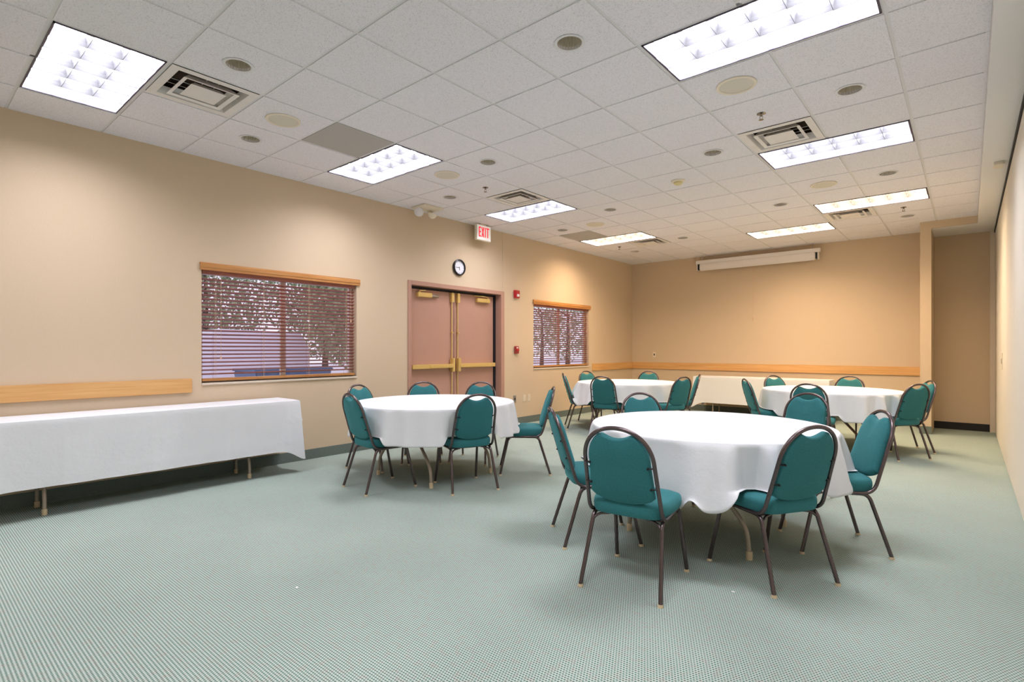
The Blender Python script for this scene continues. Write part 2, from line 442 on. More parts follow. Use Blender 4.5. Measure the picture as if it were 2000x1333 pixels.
# downlights
t0 = thing('recessed_downlight', '', 'downlight', (0, 0, ZC), 0, 'round recessed downlights')
MB().lathe([(HR-0.002, 0.001), (HR+0.013, -0.001), (HR+0.016, -0.0035), (HR+0.010, -0.006), (HR-0.004, -0.004), (HR-0.002, 0.001)], 48).build('trim_ring', M['grid'], t0, True)
MB().lathe([(HR-0.002, 0.0), (HR-0.006, 0.05), (0.062, 0.10), (0.045, 0.14), (0.001, 0.145)], 56, flute=0.10).build('reflector', M['cone'], t0, False)
MB().lathe([(0.001, 0.075), (0.022, 0.082), (0.031, 0.105), (0.022, 0.13), (0.016, 0.143)], 20).build('bulb', M['bulb'], t0, True)
remember(t0)
DL = ['downlight in the tile beside the left ceiling diffuser and the big corner light',
      'small downlight one tile from the left wall, left of the round speaker',
      'largest downlight, alone in a tile near the top middle of the view',
      'downlight in the tile to the right of the nearest right-hand speaker',
      'downlight just right of the second ceiling light along the window wall',
      'downlight near the emergency lamp above the wall by the door',
      'downlight left of the right-hand diffuser in the open middle of the ceiling',
      'downlight right of the ceiling light by the exit sign',
      'small downlight left of the far grey ceiling panel',
      'downlight near the soffit beyond the second right-hand ceiling light',
      'dark downlight left of the warm light nearest the pillar',
      'far downlight right of the far-left diffuser',
      'farthest left downlight close to the far left corner',
      'far right downlight close to the beige pillar']
for k, ((i, j), l) in enumerate(zip(downs, DL)):
    p = (tx(i+.5), ty(j+.5), ZC)
    if k == 0: t0.location = p; t0['label'] = l
    else: dup(t0, p, 0, l)

# speakers
t0 = thing('ceiling_speaker', '', 'speaker', (0, 0, ZC), 0, 'round ceiling speakers')
MB().lathe([(0.128, 0.0), (0.137, -0.002), (0.135, -0.008), (0.118, -0.010), (0.112, -0.006)], 48).build('bezel', M['cream'], t0, True)
MB().lathe([(0.113, -0.005), (0.08, -0.009), (0.001, -0.011)], 48, cap1=True).build('grille', M['cream_dark'], t0, True)
remember(t0)
sp = [(-2,0),(-2,3),(3,3),(3,8),(-2,8)]
SL = ['round speaker left of the near grey ceiling panel', 'round speaker right of the second light along the window wall',
      'largest round speaker, just under the biggest ceiling light', 'round speaker before the warm light near the pillar',
      'faint round speaker before the far-left warm ceiling light']
for k, ((i, j), l) in enumerate(zip(sp, SL)):
    p = (tx(i+.5), ty(j+.5), ZC)
    if k == 0: t0.location = p; t0['label'] = l
    else: dup(t0, p, 0, l)

# diffusers
def sqring(b, a0, z0, a1, z1, th=0.002):
    for (s0, s1, s2, s3) in ((a0, z0, a1, z1),):
        P0 = [(-s0,-s0,s1),(s0,-s0,s1),(s0,s0,s1),(-s0,s0,s1)]; P1 = [(-s2,-s2,s3),(s2,-s2,s3),(s2,s2,s3),(-s2,s2,s3)]
        Q1 = [(x*(1-th/s2), y*(1-th/s2), z+th) for x, y, z in P1]; Q0 = [(x*(1-th/s0), y*(1-th/s0), z+th) for x, y, z in P0]
        b.rings([P0, P1, Q1, Q0], closed=True)
t0 = thing('air_diffuser', '', 'air vent', (0, 0, ZC), 0, 'square stepped air diffusers')
b = MB(); o_ = T/2-0.014
sqring(b, o_, -0.001, 0.235, -0.001, 0.003); sqring(b, 0.235, -0.001, 0.215, 0.05, 0.003); b.build('outer_frame', M['vent'], t0)
b = MB(); sqring(b, 0.186, -0.010, 0.142, 0.035, 0.002); sqring(b, 0.186, -0.010, 0.158, -0.004, 0.002); b.build('louver_ring', M['vent'], t0)
b = MB(); b.rings([[(x*0.118, y*0.118, -0.012) for x, y in ((-1,-1),(1,-1),(1,1),(-1,1))], [(x*0.085, y*0.085, 0.02) for x, y in ((-1,-1),(1,-1),(1,1),(-1,1))]])
b.build('centre_plate', M['vent'], t0)
b = MB(); sqring(b, 0.236, 0.0, 0.236, 0.12, 0.003); b.box(-0.236, 0.236, -0.236, 0.236, 0.12, 0.125)
b.build('duct_collar', M['duct'], t0)
b = MB()
for s in (-1, 1): b.tube([(s*0.04, -0.23, 0.016), (s*0.04, 0.23, 0.016)], 0.002, 6); b.tube([(-0.23, s*0.04, 0.020), (0.23, s*0.04, 0.020)], 0.002, 6)
b.build('support_bars', M['vent'], t0)
remember(t0)
VL = ['square air diffuser next to the big light at the upper left', 'square air diffuser beside the ceiling light near the exit sign',
      'square air diffuser right of the nearest sprinkler on the right', 'far-left square air diffuser beyond the warm light',
      'square air diffuser just beyond the warm light near the pillar']
for k, ((i, j), l) in enumerate(zip(vents, VL)):
    p = (tx(i+.5), ty(j+.5), ZC)
    if k == 0: t0.location = p; t0['label'] = l
    else: dup(t0, p, 0, l)
PL = ['flat grey return panel touching the second light along the window wall', 'flat grey return panel before the far-left warm light']
for (i, j), l in zip(panels, PL):
    o = MB().box(-T/2+0.012, T/2-0.012, -T/2+0.012, T/2-0.012, 0.001, 0.012).build('return_air_panel', M['panel_grey'], loc=(tx(i+.5), ty(j+.5), ZC))
    tag(o, l, 'ceiling panel', 'grey ceiling return panels')

# sprinklers
t0 = thing('fire_sprinkler', '', 'sprinkler', (0, 0, ZC), 0, 'pendent fire sprinklers')
MB().lathe([(0.034, 0.0), (0.034, -0.003), (0.014, -0.007), (0.010, -0.012)], 24, cap0=True, cap1=True).build('escutcheon', M['chrome'], t0, True)
b = MB(); b.lathe([(0.009, -0.01), (0.009, -0.022), (0.005, -0.024)], 12, cap1=True)
for s in (-1, 1): b.tube(fillet([(s*0.007, 0, -0.02), (s*0.014, 0, -0.034), (s*0.002, 0, -0.05)], 0.008), 0.0025, 6)
b.build('body', M['chrome'], t0, True)
MB().lathe([(0.001, -0.049), (0.019, -0.050), (0.019, -0.052), (0.001, -0.053)], 20).build('deflector', M['chrome'], t0)
remember(t0)
for k, ((i, j), l) in enumerate(zip([(-2,4),(3,4),(-3,11),(4,11)], ['sprinkler head in the tile before the diffuser near the exit sign',
        'sprinkler head in the tile just before the right-hand diffuser', 'tiny far sprinkler near the far left corner', 'far sprinkler head near the pillar'])):
    p = (tx(i+.5), ty(j+.5), ZC)
    if k == 0: t0.location = p; t0['label'] = l
    else: dup(t0, p, 0, l)
# smoke detector
t = thing('smoke_detector', 'round yellowed smoke detector in the middle of the ceiling', 'smoke detector', (tx(1.5), ty(6.5), ZC))
MB().lathe([(0.001, 0), (0.075, 0), (0.075, -0.012), (0.06, -0.018), (0.001, -0.018)], 32).build('base', M['cream'], t, True)
MB().lathe([(0.048, -0.016), (0.048, -0.035), (0.034, -0.046), (0.001, -0.048)], 32).build('sensor_head', M['smoke'], t, True)
# emergency light
t = thing('emergency_light', 'twin-head emergency light on the ceiling beside the left wall before the exit sign', 'emergency light', (0.27, 4.72, ZC))
MB().box(-0.16, 0.12, -0.17, 0.17, -0.02, 0.0).build('back_plate', M['cream'], t, bevel=0.006)
for s, tilt in ((-1, 0.1), (1, -0.35)):
    mt = Matrix.Translation((-0.06, s*0.115, -0.075)) @ Vector((0.75, -0.6, -0.2) if s < 0 else (0.15, 0.25, 1)).to_track_quat('Z', 'Y').to_matrix().to_4x4()
    b = MB(); b.lathe([(0.018, -0.045), (0.045, -0.03), (0.062, 0.0), (0.064, 0.012), (0.058, 0.014)], 28, mtx=mt, cap0=True); b.tube([(-0.06, s*0.115, -0.018), (-0.06, s*0.115, -0.05)], 0.012, 10)
    hd = b.build('lamp_head', M['cream'], t, True)
    MB().lathe([(0.057, 0.010), (0.040, 0.018), (0.001, 0.022)], 28, mtx=mt).build('lens', M['strobe'], hd, True)
# exit sign (hangs under the ceiling, face parallel to the window wall)
t = thing('exit_sign', 'lit exit sign with red letters hanging from the ceiling above the double door', 'exit sign', (0.17, 5.90, ZC))
MB().box(-0.05, 0.0, -0.155, 0.155, -0.255, -0.02).build('housing', M['cream'], t, bevel=0.004)
MB().box(-0.035, -0.012, -0.06, 0.06, -0.02, 0.0).build('canopy', M['cream'], t)
f_ = MB().box(0.0, 0.003, -0.145, 0.145, -0.245, -0.03).build('face', M['exit_face'], t)
b = MB(); z0, z1 = -0.205, -0.055; mid = (z0+z1)/2; X0, X1_ = 0.003, 0.005; s = 0.019
b.box(X0, X1_, -0.115, -0.115+s, z0, z1)
for zz in (z0, mid-s/2, z1-s): b.box(X0, X1_, -0.115+s, -0.068, zz, zz+s)
cx = -0.027; L = math.hypot(0.042, z1-z0)
for sg in (-1, 1):
    an = math.atan2(0.042*sg, z1-z0)
    b.box(X0+(0.0004 if sg > 0 else 0), X1_, -s/2, s/2, -L/2, L/2, Matrix.Translation((0, cx, mid)) @ Matrix.Rotation(-an, 4, 'X'))
b.box(X0, X1_, 0.018, 0.018+s, z0, z1)
b.box(X0, X1_, 0.046, 0.112, z1-s, z1); b.box(X0, X1_, 0.079-s/2, 0.079+s/2, z0, z1-s)
b.build('lettering', M['exit_red'], f_)
# sensor box on the soffit
tag(MB().box(5.95, 6.02, 6.9, 7.05, 3.03, 3.06).build('track_bracket', M['cream'], bevel=0.003), 'small cream bracket under the soffit beside the partition track', 'bracket')

# ------------------------------------------------------------------ windows and blinds
def window(n, wd):
    y0, y1, z0, z1 = wd
    t = bpy.data.objects.new('window_%d' % n, None); COL.objects.link(t); t.location = (0, (y0+y1)/2, z0)
    struct(t, 'large window nearer the camera' if n == 1 else 'small-looking window near the far corner', 'window')
    hy = (y1-y0)/2; H = z1-z0
    b = MB()
    for a in ((-hy, -hy+0.04, 0, H), (hy-0.04, hy, 0, H)): b.box(-0.14, -0.095, a[0], a[1], a[2], a[3])
    b.box(-0.14, -0.095, -hy+0.04, hy-0.04, 0, 0.04); b.box(-0.14, -0.095, -hy+0.04, hy-0.04, H-0.04, H)
    b.box(-0.135, -0.10, -0.03, 0.03, 0.04, H-0.04)
    b.build('window_frame', M['white_paint'], t, bevel=0.003)
    MB().box(-0.122, -0.118, -hy+0.04, -0.03, 0.04, H-0.04).build('window_pane', M['glass'], t)
    MB().box(-0.122, -0.118, 0.03, hy-0.04, 0.04, H-0.04).build('window_pane', M['glass'], t)
    MB().box(-0.095, 0.014, -hy-0.0, hy+0.0, -0.022, 0.0).build('window_sill', M['sill'], t, bevel=0.003)
def blind(wd, label, tilt):
    y0, y1, z0, z1 = wd
    t = thing('window_blind', label, 'blind', (0, (y0+y1)/2, z0), 0, 'wooden window blinds')
    hy = (y1-y0)/2-0.012; H = z1-z0
    b = MB(); prof = [(-0.0, 0.035), (0.018, 0.035), (0.018, 0.03), (0.026, 0.022), (0.026, -0.012), (0.021, -0.017), (0.021, -0.04), (0.006, -0.04), (0.006, 0.018), (0.0, 0.018)]
    b.rings([[(x, -hy-0.03, H+z+0.03) for x, z in prof], [(x, hy+0.05, H+z+0.03) for x, z in prof]]); b.build('valance', M['valance'], t)
    b = MB(); b.box(-0.075, -0.02, -hy, hy, H-0.045, H-0.002); b.build('head_rail', M['slat'], t)
    n = 25; top = H-0.075; bot = 0.065; b = MB()
    for k in range(n):
        z = bot+(top-bot)*(k+0.5)/n
        mt = Matrix.Translation((-0.047, 0, z)) @ Matrix.Rotation(tilt, 4, 'Y')
        b.box(-0.024, 0.024, -hy, hy, -0.0014, 0.0014, mt)
    b.build('slats', M['slat'], t)
    MB().box(-0.072, -0.022, -hy, hy, 0.012, 0.042).build('bottom_rail', M['valance'], t, bevel=0.004)
    b = MB()
    for u in (-0.86, -0.30, 0.30, 0.86):
        for dx in (-0.072, -0.0215): b.tube([(dx, u*hy, 0.03), (dx, u*hy, H-0.04)], 0.0013, 5)
        b.tube([(-0.021, u*hy+0.012, 0.03), (-0.021, u*hy+0.012, H-0.04)], 0.001, 5)
    b.build('ladder_cords', M['cord'], t)
    b = MB(); u = -0.80*hy
    b.tube([(-0.014, u, H-0.04), (-0.014, u, 0.25)], 0.0014, 6); b.lathe([(0.002, 0.27), (0.007, 0.255), (0.009, 0.235), (0.001, 0.232)], 12, center=(-0.014, u, 0))
    u = 0.93*hy; b.tube([(-0.014, u, H-0.04), (-0.014, u, H-0.44)], 0.0014, 6); b.lathe([(0.002, H-0.43), (0.007, H-0.445), (0.009, H-0.465), (0.001, H-0.468)], 12, center=(-0.014, u, 0))
    b.build('pull_cord', M['cord'], t)
window(1, W1); window(2, W2)
blind(W1, 'brown wooden slat blind over the large window above the long cloth-covered table', -0.33)
blind(W2, 'brown wooden slat blind over the far window right of the double door', -0.33)

# ------------------------------------------------------------------ double door
t = bpy.data.objects.new('door_1', None); COL.objects.link(t); t.location = (0, (DR[0]+DR[1])/2, 0)
struct(t, 'rose-tan steel double door with brass exit hardware', 'door')
YC = (DR[0]+DR[1])/2
def yl(v): return v-YC
b = MB(); FY0, FY1 = 4.583, 6.553; IY0, IY1 = 4.643, 6.474
b.box(-0.15, 0.012, yl(FY0), yl(IY0), 0, 2.20); b.box(-0.15, 0.012, yl(IY1), yl(FY1), 0, 2.20); b.box(-0.15, 0.012, yl(IY0), yl(IY1), 2.143, 2.20)
b.box(-0.15, -0.118, yl(IY0), yl(IY0+0.03), 0, 2.143)
fr = b.build('door_frame', M['doorpaint'], t, bevel=0.002)
b = MB(); b.box(-0.15, -0.112, yl(6.398), yl(IY1), 0, 2.143); b.box(-0.15, -0.112, yl(IY0+0.02), yl(6.398), 2.105, 2.143); b.box(-0.15, -0.13, yl(5.50), yl(5.56), 0, 2.11)
b.build('gap_strip', M['rubber'], t)  # black strips stand in for the dark gaps around the door leaves
for s, (ya, yb) in ((-1, (4.668, 5.526)), (1, (5.536, 6.396))):
    d_ = MB().box(-0.145, -0.10, yl(ya), yl(yb), 0.006, 2.105).build('door_panel', M['doorpaint'], t, bevel=0.002)
    ye = yb-0.055 if s < 0 else ya+0.055            # meeting stile side
    yh = ya if s < 0 else yb
    # panic bar
    b = MB(); lo, hi = sorted((yl(ye), yl(yh+(0.03 if s < 0 else -0.01))))
    b.box(-0.1, -0.035, lo, hi, 0.985, 1.045)
    mid_ = lo+(hi-lo)*(0.40 if s < 0 else 0.60); b.box(-0.04, -0.022, min(mid_, hi if s < 0 else lo), max(mid_, hi if s < 0 else lo), 0.992, 1.04)
    b.build('panic_bar', M['brass'], d_, bevel=0.004)
    b = MB(); b.box(-0.1, -0.03, yl(ye)-0.028, yl(ye)+0.028, 0.93, 1.13); b.build('latch_case', M['brass'], d_, bevel=0.008)
    b = MB(); b.tube([(-0.083, yl(ye), 0.03), (-0.083, yl(ye), 2.09)], 0.0085, 10); b.build('latch_rod', M['brass'], d_, True)
    b = MB(); b.box(-0.1, -0.05, yl(ye)-0.026, yl(ye)+0.026, 1.96, 2.10); b.box(-0.1, -0.055, yl(ye)-0.018, yl(ye)+0.018, 1.50, 1.515); b.box(-0.1, -0.06, yl(ye)-0.02, yl(ye)+0.02, 0.02, 0.10)
    b.build('rod_guide', M['brass'], d_, bevel=0.004)
    c0, c1 = (4.80, 5.06) if s < 0 else (5.98, 6.27)
    b = MB(); b.box(-0.1, -0.04, yl(c0), yl(c1), 1.995, 2.06)
    b.build('door_closer', M['brass'], d_, bevel=0.006)
    if s < 0: MB().lathe([(0.021, 0), (0.021, 0.13), (0.018, 0.135)], 20, mtx=Matrix.Translation((-0.066, yl(5.06), 2.025)) @ Matrix.Rotation(-PI/2, 4, 'X'), cap0=True, cap1=True).build('closer_spring_tube', M['steel'], d_, True)
    p0 = yl(c0+0.05) if s < 0 else yl(c1-0.03); p1 = yl(c0+0.17) if s < 0 else yl(c0-0.02)
    b = MB(); b.tube([(-0.07, p0, 2.06), (-0.07, p0, 2.085)], 0.012, 10); b.tube([(-0.07, p0, 2.082), (-0.02, (p0+p1)/2, 2.086), (-0.09, p1, 2.095)], 0.008, 8)
    b.build('closer_arm', M['brass'], d_, True)
# ------------------------------------------------------------------ wall fittings
# clock
t = thing('wall_clock', 'round black-rimmed wall clock above the double door', 'clock', (0, 5.53, 2.475))
RY = Matrix.Rotation(PI/2, 4, 'Y')
MB().lathe([(0.001, 0.0), (0.118, 0.0), (0.122, 0.012), (0.118, 0.034), (0.106, 0.04), (0.097, 0.03), (0.097, 0.018)], 48, mtx=RY).build('rim', M['black'], t, True)
fc = MB().lathe([(0.099, 0.016), (0.001, 0.017)], 48, mtx=RY).build('clock_face', M['clock_face'], t)
b = MB()
for k in range(12):
    mt = Matrix.Rotation(2*PI*k/12, 4, 'X'); b.box(0.0165, 0.0185, -0.0016-(0.001 if k % 3 == 0 else 0), 0.0016+(0.001 if k % 3 == 0 else 0), 0.078, 0.09, mt)
b.build('hour_marks', M['black'], fc)
for ang, L_, w_ in ((PI-0.15, 0.042, 0.0032), (-PI/2-0.55+0.45, 0.062, 0.0022)):
    MB().box(0.019, 0.0205, -w_, w_, -0.01, L_, Matrix.Rotation(-ang if ang > 0 else ang*-1, 4, 'X')).build('clock_hand', M['black'], t)
# fire alarm strobe / pull station
t = thing('fire_alarm_strobe', 'red fire alarm horn strobe high on the wall right of the door', 'fire alarm', (0, 6.85, 2.18))
MB().box(0, 0.045, -0.06, 0.06, -0.065, 0.065).build('housing', M['red'], t, bevel=0.006)
MB().box(0.045, 0.062, -0.028, 0.032, -0.045, 0.0).build('strobe_lens', M['strobe'], t, bevel=0.006)
b = MB()
for k in range(4): b.box(0.045, 0.048, -0.045, 0.045, 0.018+k*0.01, 0.022+k*0.01)
b.build('horn_grille', M['red_dark'], t)
t = thing('fire_alarm_pull', 'small red fire alarm pull station below the strobe', 'fire alarm', (0, 6.85, 1.25))
MB().box(0, 0.04, -0.045, 0.045, -0.062, 0.062).build('housing', M['red_dark'], t, bevel=0.006)
MB().box(0.04, 0.058, -0.03, 0.03, -0.018, 0.012).build('pull_handle', M['red'], t, bevel=0.004)
MB().box(0.04, 0.042, -0.022, 0.022, 0.028, 0.044).build('label_plate', M['strobe'], t)
def plate(name, label, cat, loc, m, holes=True, far=False, wdt=0.036, hgt=0.058):
    t = thing(name, label, cat, loc, -PI/2 if far else 0, None)
    MB().box(0, 0.006, -wdt, wdt, -hgt, hgt).build('cover_plate', m, t, bevel=0.002)
    if holes:
        for z in (-0.02, 0.02): MB().lathe([(0.001, 0.009), (0.014, 0.009), (0.014, 0.005)], 16, center=(0, 0, z), mtx=RY).build('socket', m if not far else M['black'], t)
    else: MB().box(0.006, 0.011, -0.012, 0.012, -0.02, 0.02).build('jack', M['black'], t)
    return t
plate('steel_wall_plate', 'grey steel wall plate beside the door frame behind the left round table', 'wall plate', (0, 6.82, 0.43), M['plate_grey'], False)
plate('power_outlet', 'ivory outlet, left one of the pair on the wall right of the door', 'outlet', (0, 7.075, 0.43), M['outlet'])
plate('power_outlet', 'ivory outlet, right one of the pair on the wall right of the door', 'outlet', (0, 7.205, 0.43), M['outlet'])
plate('data_outlet', 'small outlet with dark socket above the oak rail on the end wall', 'outlet', (0.535, DEEP, 1.142), M['outlet'], False, True)
# partition handles
t = thing('partition_latch', 'small flush latch plate on the cream partition', 'latch', (XR, 8.6, 1.12))
MB().box(-0.006, 0, -0.03, 0.03, -0.10, 0.10).build('latch_plate', M['cream'], t, bevel=0.002)
MB().box(-0.012, -0.006, -0.010, 0.010, -0.03, 0.03).build('latch_pull', M['steel'], t)

# projection screen
t = thing('projection_screen', 'white pull-down projection screen case mounted high on the end wall', 'projection screen', (2.64, DEEP-0.13, 2.96))
b = MB(); b.box(-1.12, 1.12, -0.035, 0.035, 0.035, 0.105); b.build('top_rail', M['screen_case'], t, bevel=0.006)
b = MB(); b.box(-1.045, 1.045, -0.04, 0.04, -0.09, 0.035); b.build('case', M['screen_case'], t, bevel=0.012)
for s in (-1, 1): MB().box(min(s*1.046, s*1.082), max(s*1.046, s*1.082), -0.036, 0.036, -0.085, 0.03).build('end_cap', M['rubber'], t, bevel=0.004)
for s in (-1, 1): MB().box(min(s*1.082, s*1.098), max(s*1.082, s*1.098), -0.04, 0.04, -0.095, 0.036).build('end_plate', M['screen_case'], t)
MB().box(-1.03, 1.03, -0.02, 0.0, -0.104, -0.090).build('bottom_slat', M['screen_case'], t)
for s in (-1, 1):
    b = MB(); b.box(s*1.0-0.015, s*1.0+0.015, -0.02, 0.13, 0.105, 0.112); b.tube([(s*1.0, 0, 0.105), (s*1.0, 0, 0.2)], 0.005, 8); b.build('wall_bracket', M['steel'], t)
b = MB(); b.tube([(-0.02, -0.01, -0.104), (-0.02, -0.01, -1.10)], 0.0022, 6); b.tube([(0.005, -0.01, -0.104), (0.005, -0.01, -1.0)], 0.0015, 6)
b.lathe([(0.003, -1.09), (0.009, -1.10), (0.011, -1.14), (0.004, -1.155)], 12, center=(-0.02, -0.01, 0), cap1=True); b.build('pull_cord', M['cord'], t)

# ------------------------------------------------------------------ tables
RT = 0.800; ZT_ = 0.735
TC = {1: (4.36, 3.77), 2: (1.645, 3.62), 3: (1.62, 7.72), 4: (4.40, 7.98)}
TL = {1: 'round folding table under the nearest white cloth', 2: 'round folding table on the left in front of the double door',
      3: 'round folding table near the far left corner', 4: 'round folding table on the right near the pillar'}
def zl(d): return d
def round_table(k):
    t = thing('round_table', TL[k], 'table', (TC[k][0], TC[k][1], 0), 0.0, 'round banquet tables')
    MB().lathe([(0.001, ZT_-0.024), (RT-0.02, ZT_-0.024), (RT-0.008, ZT_-0.016), (RT-0.008, ZT_-0.002), (RT-0.02, ZT_), (0.001, ZT_)], 96).build('tabletop', M['tabletop'], t)
    m = M['tableleg_brown'] if k == 4 else M['tableleg']
    for sx in (-1, 1):
        for sy in (-1, 1):
            p = fillet([(sx*0.12, sy*0.36, ZT_-0.03), (sx*0.14, sy*0.37, 0.46), (sx*0.385, sy*0.392, 0.19), (sx*0.40, sy*0.395, 0.012)], 0.08)
            l = MB().tube(p, 0.0145, 10).build('leg', m, t, True)
            MB().lathe([(0.019, 0.0), (0.019, 0.045), (0.0155, 0.05)], 14, center=(sx*0.40, sy*0.395, 0), cap0=True, cap1=True).build('foot_cap', M['glide'] if k != 4 else m, l, True)
        MB().tube([(-0.135, sx*0.368, 0.53), (0.135, sx*0.368, 0.53)], 0.011, 8).build('cross_bar', m, t, True)
        MB().tube([(0, sx*0.368, 0.53), (0, sx*0.08, ZT_-0.03)], 0.008, 8).build('folding_brace', m, t, True)
    return t
for k in TC: round_table(k)

# ------------------------------------------------------------------ chairs
TILT = math.radians(17); BY, BZ = -0.165, 0.405
def bp(u, v, n=0.0):   # point in the back plane; n > 0 towards the sitter
    return (u, BY-v*math.sin(TILT)+n*math.cos(TILT), BZ+v*math.cos(TILT)+n*math.sin(TILT))
VS, VT = 0.292, 0.484; HW = 0.186
def halfw(v):
    if v <= VS: return HW+0.014*(1-v/VS)
    q_ = (v-VS)/(VT-VS); return HW*(max(0, 1-q_**2.15))**(1/2.15)
def cushion(b, outline, prof, place, seg_center=None):
    cx = sum(p[0] for p in outline)/len(outline); cy = sum(p[1] for p in outline)/len(outline)
    rr = [[place(cx+(p[0]-cx)*s, cy+(p[1]-cy)*s, h) for p in outline] for s, h in prof]
    b.rings(rr)
def chair_proto():
    t = thing('banquet_chair', '', 'chair', (0, 0, 0), 0, 'teal banquet chairs')
    # seat
    out = []; n = 72
    for k in range(n):
        a = 2*PI*k/n; ca, sa = math.cos(a), math.sin(a); e = 2/5.0
        x = math.copysign(abs(ca)**e, ca); y = math.copysign(abs(sa)**e, sa)
        wd = 0.212 if y > 0 else 0.212+0.014*y
        out.append((x*wd, 0.020+y*0.207))
    b = MB()
    def pl(x, y, h): return (x, y, h - (0.018*max(0, (y-0.1)/0.124)**2 if h > 0.43 else 0) + (0.006*(1-(x/0.22)**2) if h > 0.455 else 0))
    cushion(b, out, [(0.90, 0.390), (0.955, 0.392), (0.985, 0.406), (1.0, 0.427), (0.995, 0.446), (0.975, 0.458), (0.93, 0.466), (0.80, 0.472), (0.5, 0.475), (0.2, 0.476), (0.02, 0.476)], pl)
    b.build('seat', M['teal'], t, True)
    # backrest
    out = []; vb = 0.110
    for k in range(15): out.append((halfw(vb+(0.30-vb)*k/14)-0.021, vb+(0.30-vb)*k/14))
    v = 0.30
    while halfw(v+0.006)-0.019 > 0.088 and v < 0.44: v += 0.006; out.append((halfw(v)-0.020, v))
    v1 = v+0.004; out.append((0.082, v1+0.001))
    for k in range(1, 12): u = 0.078*(1-2*k/12); out.append((u, v1-0.024*(1-(u/0.078)**2)))
    out.append((-0.082, v1+0.001))
    vv = v
    while vv > 0.3001: out.append((-(halfw(vv)-0.020), vv)); vv -= 0.006
    for k in range(14, -1, -1): out.append((-(halfw(vb+(0.30-vb)*k/14)-0.021), vb+(0.30-vb)*k/14))
    for k in range(1, 16):
        u = -0.172+0.344*k/16; out.append((u, vb-0.010-0.042*(1-(abs(u)/0.172)**2.4)))
    b = MB()
    def dip(x, y): return -0.010*math.exp(-((y-0.375)/0.035)**2-(x/0.07)**2)
    cushion(b, out, [(0.3, -0.013), (0.93, -0.013), (0.975, -0.009), (1.0, 0.0), (1.0, 0.010), (0.985, 0.020), (0.95, 0.028), (0.88, 0.034), (0.7, 0.039), (0.4, 0.041), (0.05, 0.0415)],
            lambda x, y, h: bp(x, y, h+(dip(x, y) if h > 0.015 else (-dip(x, y)*0.0))))
    b.build('backrest', M['teal'], t, True)
    # back frame loop
    R = 0.0108
    path = [(-0.196, 0.02, 0.386), (-0.198, -0.10, 0.386), (-0.2, -0.145, 0.390)]
    P = [Vector((-0.197, 0.04, 0.387)), Vector((-0.199, -0.10, 0.387))]
    c0 = Vector((-0.2, -0.163, 0.388)); c1 = Vector(bp(-halfw(0.055), 0.055))
    for j in range(1, 7):
        s = j/7; P.append(P[1]*(1-s)**2+c0*2*s*(1-s)+c1*s*s)
    P.append(c1)
    for v in (0.10, 0.15, 0.2, 0.25): P.append(Vector(bp(-halfw(v), v)))
    for k in range(0, 33):
        a = PI-PI*k/32; ca, sa = math.cos(a), math.sin(a); e = 2/2.15
        P.append(Vector(bp(HW*math.copysign(abs(ca)**e, ca), VS+(VT-VS)*abs(sa)**e)))
    for v in (0.25, 0.2, 0.15, 0.10): P.append(Vector(bp(halfw(v), v)))
    half = [p for p in P if p.x < -1e-9][:len([1 for p in P if p.x < -1e-9])]
    P = P[:P.index(c1)] + P[P.index(c1):]
    tail = [Vector((-p.x, p.y, p.z)) for p in P[:9]][::-1]
    P += tail
    MB().tube(P, R, 12).build('back_frame', M['bronze'], t, True)
    # legs + glides
    for sx in (-1, 1):
        for kind in ('rear', 'front'):
            if kind == 'rear': pts = [(sx*0.186, 0.0, 0.382), (sx*0.188, -0.135, 0.380), (sx*0.216, -0.25, 0.012)]
            else: pts = [(sx*0.186, 0.0, 0.382), (sx*0.188, 0.165, 0.384), (sx*0.209, 0.25, 0.012)]
            l = MB().tube(fillet(pts, 0.045, 7), 0.0115, 12).build('leg', M['bronze'], t, True)
            f = pts[-1]
            MB().lathe([(0.015, 0.0), (0.0155, 0.005), (0.0125, 0.011), (0.012, 0.015)], 14, center=(f[0], f[1], 0), cap0=True, cap1=True).build('glide', M['glide'], l, True)
    b = MB()
    b.tube([(-0.186, -0.12, 0.384), (0.186, -0.12, 0.384)], 0.009, 8); b.tube([(-0.186, 0.13, 0.386), (0.186, 0.13, 0.386)], 0.009, 8)
    b.build('seat_frame', M['bronze'], t, True)
    for sx in (-1, 1):
        for pts in ([(sx*0.193, -0.153, 0.335), (sx*0.165, -0.13, 0.368), (sx*0.10, -0.12, 0.378)], [(sx*0.193, 0.178, 0.335), (sx*0.165, 0.15, 0.368), (sx*0.10, 0.13, 0.380)]):
            MB().tube(fillet(pts, 0.03), 0.007, 8).build('corner_brace', M['bronze'], t, True)
    for sx in (-1, 1):
        for v in (0.17, 0.285):
            u = sx*(halfw(v)-0.018); b = MB(); b.tube([bp(u-sx*0.016, v, -0.013), bp(sx*halfw(v), v, -0.008)], 0.0042, 8); b.tube([bp(u-sx*0.012, v, -0.021), bp(u-sx*0.012, v, -0.010)], 0.0055, 8)
            b.build('bracket', M['screw'], t, True)
    remember(t)
    return t
C0 = chair_proto()
CH = {}
